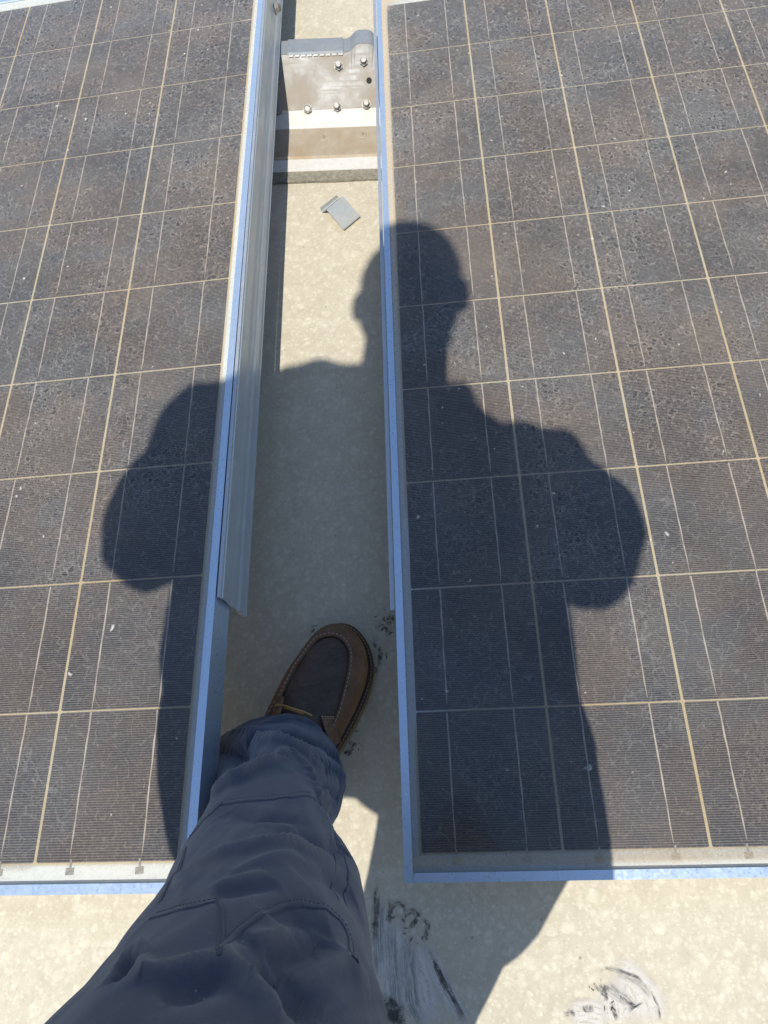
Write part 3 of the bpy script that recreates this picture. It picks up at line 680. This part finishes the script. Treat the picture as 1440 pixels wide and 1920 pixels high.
def mat_leather(name, a, b, worn):
    n = N(name); c = n.coord(); big = n.noise(c, 24, 4, .6); gr = n.voro(c, 900).outputs['Distance']; mid = n.noise(c, 120, 4, .65)
    cr = n.noise(n.coord((30, 150, 60), rot=(0, 0, .46)), 1.0, 3, .5); crease = n.rng(n.math('ABSOLUTE', n.math('SUBTRACT', cr, .5)), 0, .035, 1, 0)
    col = n.mix(n.rng(big, .35, .66), a, b); col = n.mix(n.rng(mid, .55, .75, 0, .5), col, worn); col = n.mix(n.math('MULTIPLY', crease, .35), col, tuple(x * .4 for x in a))
    sc = n.noise(n.coord((260, 40, 100), rot=(0, 0, .9)), 1.0, 4, .7); col = n.mix(n.rng(sc, .64, .74, 0, .4), col, worn)
    h = n.math('SUBTRACT', n.math('ADD', n.math('MULTIPLY', gr, .25), n.math('ADD', mid, big)), n.math('MULTIPLY', crease, .6))
    return n.done(n.bsdf(col, n.rng(mid, .3, .7, .45, .7), 0, n.bump(h, .45, .0012), .3))
M_lea = mat_leather('oiled brown leather', (.145, .078, .042), (.215, .122, .066), (.27, .19, .125))
M_plug = mat_leather('dark worn leather', (.075, .050, .038), (.115, .075, .053), (.17, .125, .095))
M_sole = simple('crepe sole edge', (.15, .10, .055), .75, 0, .25, 60, .2)
M_weltm = simple('dark welt', (.05, .028, .016), .6, 0, .3, 60, .2)
M_thread = simple('waxed thread', (.38, .30, .21), .7, 0, .2, 300)
M_lace = simple('rawhide lace', (.42, .24, .07), .55, 0, .2, 90)
def rings(name, L, mat, parent, cap=False, smooth=True):
    n = len(L[0]); V = [tuple(p) for r in L for p in r]; F = []
    for j in range(len(L) - 1):
        for i in range(n): F.append((j * n + i, j * n + (i + 1) % n, (j + 1) * n + (i + 1) % n, (j + 1) * n + i))
    if cap: F.append(tuple((len(L) - 1) * n + i for i in range(n))); F.append(tuple(range(n))[::-1])
    o = obj(name, V, F, mat, parent, smooth); bm = bmesh.new(); bm.from_mesh(o.data); bmesh.ops.recalc_face_normals(bm, faces=bm.faces); bm.to_mesh(o.data); bm.free(); return o
def r3(P, z): return np.c_[P, np.broadcast_to(z, len(P))]
def dashes(P3, step, duty, r, nrm=None):
    P3 = np.array(P3); s = np.r_[0, np.cumsum(np.linalg.norm(np.diff(P3, axis=0), axis=1))]; out = []
    a = 0
    while a + step < s[-1]:
        t = np.linspace(a, a + step * duty, 4); Q = np.stack([np.interp(t, s, P3[:, k]) for k in range(3)], 1)
        out.append(tube(Q, [r * .5, r, r, r * .5], 5)); a += step
    return merge(out)
def boot():
    root = bpy.data.objects.new('boot', None); link(root, PERSON)
    sole = rings('sole', [r3(inset(welt, .003), .0005), r3(welt, .004), r3(inset(welt, .0012), .012), r3(welt, .018), r3(inset(welt, .001), .0225)], M_sole, root, True, False)
    rings('welt', [r3(inset(welt, .0014), .0226), r3(inset(welt, .0008), .0250), r3(inset(welt, .0014), .0272), r3(inset(welt, .0105), .0276)], M_weltm, root, False)
    rim = r3(inset(welt, .0042), .0277); P = np.vstack([rim, rim[:1]]); V, F = dashes(P, .0052, .68, .0006); obj('welt_stitching', V, F, M_thread, root)
    base = inset(welt, .0088); zs = hz(sti, .066, .100)
    fr = lambda t: base * (1 - t) + sti * t
    # side of the vamp: leaves the welt nearly upright, rolls in to the raised moccasin seam
    L = [r3(base, .0268)]
    for t, b in ((.02, .25), (.10, .50), (.24, .70), (.45, .84), (.70, .94), (.90, 1.0), (1.0, 1.035)):
        p = fr(t)
        if t < .5: p = p - (inset(p, .0035) - p) * math.sin(math.pi * min(t * 2, 1))
        L.append(r3(p, .0268 + (zs - .0268) * b))
    lip = match(inset(sti, .0035), sti); L.append(r3(lip, zs * 1.02 + .0018)); L.append(r3(inset(sti, .0062), zs + .0004))
    rings('vamp', L, M_lea, root)
    # top plug
    L = [r3(inset(sti, .0056), zs - .002)]; cen = plg.mean(0); zp = hz(plg, .0655, .104)
    for t in (0, .12, .3, .5, .7, .85, .97):
        q = plg * (1 - t) + cen * t; L.append(r3(q, hz(q, .0655, .108) + .012 * (1 - (1 - t) ** 2.2)))
    rings('plug', L, M_plug, root, True)
    # moccasin stitching on the seam lip, a puckered row beside the plug
    f = [i for i in range(len(sti)) if toeness(sti[i:i + 1])[0] > .44]
    k0 = next(i for i in range(len(sti)) if i in f and (i - 1) % len(sti) not in f); order = [(k0 + j) % len(sti) for j in range(len(f))]
    A = r3(match(inset(sti, .0022), sti), zs * 1.035 + .0012)[order]; V, F = dashes(A, .0058, .62, .00075); obj('moc_stitching', V, F, M_thread, root)
    B = r3(inset(sti, .0068), zs + .0012)[order]; V, F = dashes(B, .0046, .70, .0011); obj('moc_pucker', V, F, M_weltm, root)
    # ankle shaft, tongue, eyestays with lace
    c0 = np.array([-.170, .112]); sh = []
    for z, a, b in ((.080, .044, .060), (.095, .040, .050), (.115, .036, .044), (.15, .036, .042)):
        sh.append(np.array([np.r_[c0 + AX * (b * math.cos(t) - .026) + PERP * a * math.sin(t), z] for t in np.linspace(0, 2 * math.pi, 48, endpoint=False)]))
    rings('shaft', sh, M_lea, root, True)
    def patch(name, a, b, c, d, th, mat):
        V = []; F = []; n = 8
        for i in range(n + 1):
            for j in range(n + 1):
                s, t = i / n, j / n; p = (np.array(a) * (1 - s) + np.array(b) * s) * (1 - t) + (np.array(d) * (1 - s) + np.array(c) * s) * t
                p = p + np.array([0, 0, .0025 * math.sin(math.pi * s) ** .6]); V.append(p)
        F = [(i * (n + 1) + j, (i + 1) * (n + 1) + j, (i + 1) * (n + 1) + j + 1, i * (n + 1) + j + 1) for i in range(n) for j in range(n)]
        o = obj(name, V, F, mat, root, True); sm = o.modifiers.new('t', 'SOLIDIFY'); sm.thickness = th; sm.offset = 1; return o
    pz = lambda a, b, z: tuple(on_z(460 + a / 5.143, 1150 + b / 5.143, z))
    patch('eyestay', pz(275, 800, .082), pz(375, 800, .092), pz(330, 960, .118), pz(190, 1100, .075), .0016, M_lea)
    patch('eyestay', pz(725, 985, .0955), pz(895, 990, .0785), pz(925, 1240, .066), pz(830, 1300, .098), .0014, M_lea)
    for q in ((733, 996, 0), (740, 1012, 0)):
        V, F = dashes(np.array([pz(q[0], q[1], .0985), pz(q[0] + 70, q[1] - 1, .0930), pz(q[0] + 140, q[1] + 4, .0845)]), .004, .6, .0005); obj('eyestay_stitching', V, F, M_thread, root)
    lc = smooth_line([pz(285, 905, .090), pz(300, 880, .099), pz(370, 890, .1045), pz(470, 925, .111), pz(560, 950, .116), pz(640, 985, .118)], 24)
    V, F = tube(lc, .0016, 7); obj('lace', V, F, M_lace, root, True)
    lc = smooth_line([pz(300, 905, .092), pz(330, 903, .0995), pz(400, 915, .106), pz(490, 945, .1115), pz(560, 970, .116)], 24)
    V, F = tube(lc, .0014, 7); obj('lace', V, F, M_lace, root, True)
    V, F = tube([pz(250, 875, .060), pz(205, 980, .060), pz(178, 1065, .058)], .0022, 6); obj('pull_tab', V, F, M_plug, root)
    return root
B1 = boot()
# the trailing boot is the mirror image
B2 = bpy.data.objects.new('boot', None); link(B2, PERSON)
for ch in list(B1.children):
    c = ch.copy(); COL.objects.link(c); c.parent = B2
B2.matrix_local = Matrix.Translation((-.083, -.425, 0)) @ Matrix.Rotation(math.radians(-4), 4, 'Z') @ Matrix.Diagonal((-1, 1, 1, 1)) @ Matrix.Translation((.150, -.15, 0))

# trousers ---------------------------------------------------------------------------------------------
LEG_L = np.array([  # z, xc, yc, a, b
    (.055, -.179, .080, .086, .080), (.085, -.176, .081, .087, .079), (.12, -.1676, .075, .0757, .076), (.16, -.1622, .066, .0682, .076), (.20, -.1589, .050, .0616, .076), (.25, -.1555, .030, .0605, .078), (.30, -.147, .010, .0643, .082), (.35, -.1374, -.010, .071, .086),
    (.40, -.1287, -.030, .078, .089), (.45, -.1214, -.048, .0806, .092), (.50, -.1185, -.068, .0812, .097), (.55, -.1149, -.088, .0876, .102), (.60, -.1141, -.106, .0909, .106), (.70, -.122, -.142, .097, .114), (.80, -.1331, -.178, .107, .120), (.90, -.141, -.20, .108, .12)])
LEG_R = np.array([(0.050, -0.100, -0.440, 0.056, 0.072), (0.120, -0.095, -0.437, 0.058, 0.070), (0.220, -0.069, -0.405, 0.070, 0.070), (0.310, -0.040, -0.376, 0.086, 0.070), (0.372, -0.012, -0.356, 0.098, 0.070), (0.386, 0.006, -0.350, 0.118, 0.070), (0.460, 0.042, -0.325, 0.136, 0.075), (0.535, 0.046, -0.302, 0.132, 0.085), (0.555, 0.016, -0.296, 0.162, 0.090), (0.600, 0.014, -0.282, 0.162, 0.090), (0.660, 0.016, -0.268, 0.154, 0.100), (0.800, -0.010, -0.220, 0.130, 0.120), (0.900, -0.040, -0.200, 0.120, 0.120)])
TH = np.sort(np.r_[np.linspace(-math.pi, math.pi, 121)[:-1], np.linspace(-1.75, 1.75, 180) + 1e-4])   # denser in front
ZS = np.linspace(.060, .90, 330)
def base_pt(S, z, th):
    x, y, a, b = [np.interp(z, S[:, 0], S[:, k]) for k in range(1, 5)]
    s, c = np.sin(th), np.cos(th); p = 2 / 2.15
    return np.stack([x + a * np.sign(s) * np.abs(s) ** p, y + b * np.sign(c) * np.abs(c) ** p, z + 0 * th], -1)
from mathutils import noise as mnoise
ZG, TG = np.meshgrid(ZS, TH, indexing='ij')
PB = base_pt(LEG_L, ZG, TG)
PIX = project(PB)
dT = np.roll(PB, -1, 1) - np.roll(PB, 1, 1); dZ = np.gradient(PB, axis=0); NB = np.cross(dT, dZ); NB /= np.linalg.norm(NB, axis=2)[..., None]
if np.mean(NB[:, np.argmin(abs(TH)), 1]) < 0: NB = -NB
FRONT = ((CAM_C - PB) * NB).sum(2) > 0
def to_param(pts):
    """photo pixel -> (z, theta) on the front of the leg"""
    out = []
    for u, v in pts:
        d = (PIX[..., 0] - u) ** 2 + (PIX[..., 1] - v) ** 2; d = np.where(FRONT, d, 1e9); i = np.unravel_index(np.argmin(d), d.shape); out.append((ZG[i], TG[i]))
    return np.array(out)
AW = np.interp(ZG, LEG_L[:, 0], LEG_L[:, 3])
def fold(D, px, amp, w, taper=True):
    """ridge (amp > 0) or trough along a polyline; w = half width in metres"""
    q = to_param(px); q = smooth_line(q, 34, 2); best = np.full(ZG.shape, 1e9); at = np.zeros(ZG.shape)
    for k in range(len(q)):
        e = (ZG - q[k, 0]) ** 2 + ((TG - q[k, 1]) * AW) ** 2; m = e < best; best[m] = e[m]; at[m] = k / (len(q) - 1)
    env = np.sin(np.pi * np.clip(at, .0, 1)) ** .45 if taper else 1
    D += amp * (.45 * np.exp(-best / (w * w)) + .60 * np.exp(-np.sqrt(best + 1e-6) / (w * .5))) * np.where(taper, np.maximum(env, .05), 1)
D = np.zeros(ZG.shape)
# wide soft wrinkles everywhere
def vnoise(x, y, z, seed=0):
    """smooth value noise, -1..1, on arrays"""
    X, Y, Z = [np.floor(q).astype(np.int64) for q in (x, y, z)]; fx, fy, fz = x - X, y - Y, z - Z
    fx, fy, fz = [q * q * q * (q * (q * 6 - 15) + 10) for q in (fx, fy, fz)]
    def h(a, b, c):
        n = (a * 374761393 + b * 668265263 + c * 2147483647 + seed * 974711) & 0xffffffff; n = ((n ^ (n >> 13)) * 1274126177) & 0xffffffff; n = n ^ (n >> 16)
        return (n & 0xffff) / 32767.5 - 1
    l = lambda a, b, t: a + (b - a) * t
    return l(l(l(h(X, Y, Z), h(X + 1, Y, Z), fx), l(h(X, Y + 1, Z), h(X + 1, Y + 1, Z), fx), fy), l(l(h(X, Y, Z + 1), h(X + 1, Y, Z + 1), fx), l(h(X, Y + 1, Z + 1), h(X + 1, Y + 1, Z + 1), fx), fy), fz)
SX, CY = np.sin(TG), np.cos(TG)
D += .0030 * vnoise(SX * 1.6 + ZG * 3, CY * 1.6, ZG * 9, 1) + .0016 * vnoise(SX * 3.2 - ZG * 5, CY * 3.2 + 5, ZG * 17, 2) + .0007 * vnoise(SX * 8 + ZG * 12, CY * 8, ZG * 40, 3)
rid = vnoise(SX * 2.2 + ZG * 8, CY * 2.2, ZG * 11 + SX * 2, 4)                  # a few thin pressed creases
D -= .0016 * np.clip(.10 - abs(rid), 0, 1) / .10 * np.clip(vnoise(SX * 2, CY * 2, ZG * 7, 5) + .1, 0, 1)
FOLDS = [  # pixels, height, half width
    ([(480, 1366), (520, 1352), (570, 1352), (606, 1372)], .005, .009), ([(455, 1390), (520, 1374), (570, 1380), (612, 1400), (640, 1425)], -.013, .009),
    ([(432, 1380), (490, 1388), (545, 1404), (600, 1438), (648, 1462)], .011, .008), ([(412, 1420), (450, 1418), (490, 1424), (520, 1428)], -.015, .014), ([(575, 1418), (610, 1440), (640, 1452)], -.009, .008),
    ([(545, 1408), (505, 1432), (455, 1462), (402, 1496)], .012, .008), ([(546, 1408), (582, 1450), (598, 1490), (628, 1535)], .008, .006), ([(600, 1470), (625, 1490), (638, 1500)], -.008, .009),
    ([(420, 1520), (480, 1530), (560, 1535)], -.004, .012), ([(590, 1500), (612, 1530), (640, 1570), (668, 1605)], -.006, .009), ([(475, 1542), (520, 1546), (560, 1548)], .003, .006),
    ([(520, 1565), (580, 1578), (625, 1586), (665, 1596)], -.009, .010), ([(368, 1612), (420, 1604), (475, 1596), (580, 1588), (675, 1604)], .008, .008),
    ([(438, 1643), (505, 1622), (560, 1606)], .004, .006), ([(400, 1670), (454, 1659), (500, 1648)], .004, .006), ([(395, 1690), (450, 1676), (520, 1668)], -.004, .009), ([(560, 1650), (620, 1645), (670, 1680)], -.004, .011),
    ([(500, 1722), (560, 1714), (620, 1740)], -.005, .014), ([(465, 1775), (517, 1759), (549, 1738)], .006, .007), ([(505, 1800), (560, 1780), (620, 1760)], -.007, .014), ([(560, 1830), (640, 1800), (690, 1850)], .005, .010),
    ([(264, 1848), (338, 1828), (412, 1806), (454, 1785)], .006, .006), ([(300, 1875), (380, 1850), (440, 1826)], -.007, .010), ([(406, 1812), (464, 1848), (506, 1880), (530, 1908)], .008, .007), ([(480, 1820), (560, 1862), (600, 1905)], -.009, .015),
    ([(200, 1854), (237, 1806), (264, 1790), (274, 1806), (269, 1854)], .007, .005), ([(225, 1850), (245, 1820), (258, 1830)], -.006, .006), ([(330, 1640), (345, 1672), (335, 1700)], .004, .006)]
for px_, am, w in FOLDS: fold(D, px_, am * 1.25, w)
# hem edge flares to the outside
D += .016 * np.exp(-((TG + 1.25) / .5) ** 2) * np.exp(-((ZG - .105) / .05) ** 2)
P3 = PB + NB * D[..., None]
nz, nt = ZG.shape
HEMZ = ZS[0] + .030 * np.clip(np.cos(TH), 0, 1) ** 2                # the hem rides up on the instep
P3[0, :, 2] = HEMZ
for i in range(1, nz):
    k = max(0., 1 - i / 28.); P3[i, :, 2] = P3[i, :, 2] * (1 - k) + (P3[i, :, 2] + .030 * np.clip(np.cos(TH), 0, 1) ** 2) * k
def mat_cloth():
    n = N('navy work cloth'); c = n.coord()
    tw = n.noise(n.coord((1400, 1400, 500), rot=(.3, .2, .6)), 1.0, 2); big = n.noise(c, 9, 4, .6); mid = n.noise(c, 70, 4, .6)
    col = n.mix(n.rng(big, .35, .65), (.044, .056, .094), (.062, .072, .108))
    col = n.mix(n.rng(mid, .45, .75, 0, .35), col, (.115, .110, .122))
    at = n.n('ShaderNodeAttribute'); at.attribute_name = 'fade'
    col = n.mix(n.math('MULTIPLY', at.outputs['Fac'], n.rng(mid, .3, .6, .25, .6)), col, (.17, .165, .175))
    lint = n.voro(c, 240); lc = n.sep(lint.outputs['Color']); col = n.mix(n.math('MULTIPLY', n.rng(lint.outputs['Distance'], .06, .16, 1, 0), n.rng(lc[0], .93, .96, 0, .6)), col, (.3, .29, .28))
    weave = n.n('ShaderNodeTexWave'); weave.inputs['Scale'].default_value = 460; weave.inputs['Distortion'].default_value = 2.5; weave.inputs['Detail'].default_value = 2; n.put(weave.inputs['Vector'], n.coord((1, .6, 1), rot=(.4, .7, .3)))
    col = n.mix(n.math('MULTIPLY', weave.outputs['Fac'], .14), col, (.03, .033, .05))
    return n.done(n.bsdf(col, .9, 0, n.bump(n.math('ADD', n.math('MULTIPLY', weave.outputs['Fac'], .18), n.math('ADD', n.math('MULTIPLY', tw, .6), mid)), .35, .0008), .2, **{'Sheen Weight': .25, 'Sheen Roughness': .5}))
M_cloth = mat_cloth()
def grid_faces(nz, nt, o=0): return [(o + i * nt + j, o + i * nt + (j + 1) % nt, o + (i + 1) * nt + (j + 1) % nt, o + (i + 1) * nt + j) for i in range(nz - 1) for j in range(nt)]
zr = np.linspace(.045, .90, 120); tr_ = np.linspace(-math.pi, math.pi, 73)[:-1]; A_, B_ = np.meshgrid(zr, tr_, indexing='ij')
PR_ = base_pt(LEG_R, A_, B_)
for i in range(PR_.shape[0]):
    for j in range(PR_.shape[1]):
        t = tr_[j]; PR_[i, j, :2] += .006 * mnoise.noise((math.sin(t) * 2, math.cos(t) * 2, zr[i] * 12 + 9)) * np.array([math.sin(t), math.cos(t)])
V = list(P3.reshape(-1, 3)); F = grid_faces(nz, nt); o_ = len(V)
V += list(PR_.reshape(-1, 3)); F += grid_faces(len(zr), len(tr_), o_); o_ = len(V)
v2, f2 = ellipsoid((-.115, -.21, .84), (.20, .13, .11)); V += list(v2); F += [tuple(i + o_ for i in f) for f in f2]
trousers = obj('trousers', V, F, M_cloth, PERSON, True)
def blur(A, k):
    for _ in range(k): A = (A + np.roll(A, 1, 1) + np.roll(A, -1, 1) + np.vstack([A[:1], A[:-1]]) + np.vstack([A[1:], A[-1:]])) / 5
    return A
fd = np.clip((blur(D, 2) - blur(D, 60)) / .0035, 0, 1); at = trousers.data.attributes.new('fade', 'FLOAT', 'POINT'); at.data.foreach_set('value', np.r_[fd.ravel(), np.zeros(len(V) - fd.size)].astype(np.float32))
bm = bmesh.new(); bm.from_mesh(trousers.data); bmesh.ops.recalc_face_normals(bm, faces=bm.faces); bm.to_mesh(trousers.data); bm.free()
# seams and stitching laid on the cloth
dT = np.roll(P3, -1, 1) - np.roll(P3, 1, 1); dZ = np.gradient(P3, axis=0); N3 = np.cross(dT, dZ); N3 /= np.linalg.norm(N3, axis=2)[..., None]
if np.mean(N3[:, np.argmin(abs(TH)), 1]) < 0: N3 = -N3
PIX3 = project(P3); FR3 = ((CAM_C - P3) * N3).sum(2) > 0
def surf(z, t):
    fi = np.interp(z, ZS, np.arange(nz)); fj = np.interp(t, TH, np.arange(nt)); i = int(min(fi, nz - 2)); j = int(min(fj, nt - 2)); a, b = fi - i, fj - j
    g = lambda A: (A[i, j] * (1 - a) * (1 - b) + A[i + 1, j] * a * (1 - b) + A[i, j + 1] * (1 - a) * b + A[i + 1, j + 1] * a * b)
    return g(P3), g(N3)
def to_param3(pts):
    out = []
    for u, v in pts:
        d = (PIX3[..., 0] - u) ** 2 + (PIX3[..., 1] - v) ** 2; d = np.where(FR3, d, 1e9); i = np.unravel_index(np.argmin(d), d.shape); out.append((ZG[i], TG[i]))
    return np.array(out)
M_seam = simple('navy seam tape', (.062, .062, .080), .9, 0, .15, 300, .2); M_navyt = simple('navy thread', (.055, .060, .082), .8, 0, .1)
def seam(px, width, name='seam', n=70, rows=(-.35, .35), tape=True):
    q = smooth_line(to_param3(px), n, 5); S = [surf(*k) for k in q]; P = np.array([s[0] for s in S]); Nn = np.array([s[1] for s in S])
    T = np.gradient(P, axis=0); T /= np.linalg.norm(T, axis=1)[:, None] + 1e-9; Bn = np.cross(Nn, T)
    root = trousers
    if tape:
        V = []; F = []
        prof = [(-.5, -.0006), (-.46, .0003), (0, .0005), (.46, .0003), (.5, -.0006)]
        for i in range(n):
            for a, h in prof: V.append(P[i] + Bn[i] * a * width + Nn[i] * h)
            if i:
                a0 = 5 * (i - 1); b0 = 5 * i; F += [(a0 + k, a0 + k + 1, b0 + k + 1, b0 + k) for k in range(4)]
        root = obj(name, V, F, M_cloth, trousers, True)
    st = [dashes(P + Bn * width * r + Nn * (.0005 if tape else .0003), .0030, .62, .00030) for r in rows]; V, F = merge(st); obj('stitching', V, F, M_navyt, root)
seam([(418, 1506), (450, 1502), (490, 1500), (540, 1494), (588, 1493)], .0105, 'knee_patch_seam')
seam([(414, 1506), (392, 1528), (372, 1550), (352, 1575)], .0085, 'knee_patch_seam')
seam([(412, 1782), (424, 1764), (450, 1740), (490, 1712), (530, 1697), (565, 1692), (605, 1702), (640, 1728), (660, 1765), (666, 1800)], .0060, 'knee_patch_seam')
seam([(286, 1718), (312, 1712), (345, 1703), (380, 1696), (408, 1690)], .0070, 'pocket_hem')
seam([(409, 1690), (415, 1715), (416, 1755), (412, 1785)], .0030, 'pocket_edge', rows=(-.2,))
seam([(348, 1590), (325, 1640), (300, 1690)], .0034, 'outer_seam', rows=(-.3, .3))
seam([(455, 1373), (500, 1356), (545, 1350), (590, 1358), (612, 1378)], .0030, 'hem_stitching', rows=(0,), tape=False)
seam([(648, 1472), (642, 1500), (634, 1528)], .0030, 'inner_seam', rows=(-.3,), n=30)
for p in (PERSON, ): pass
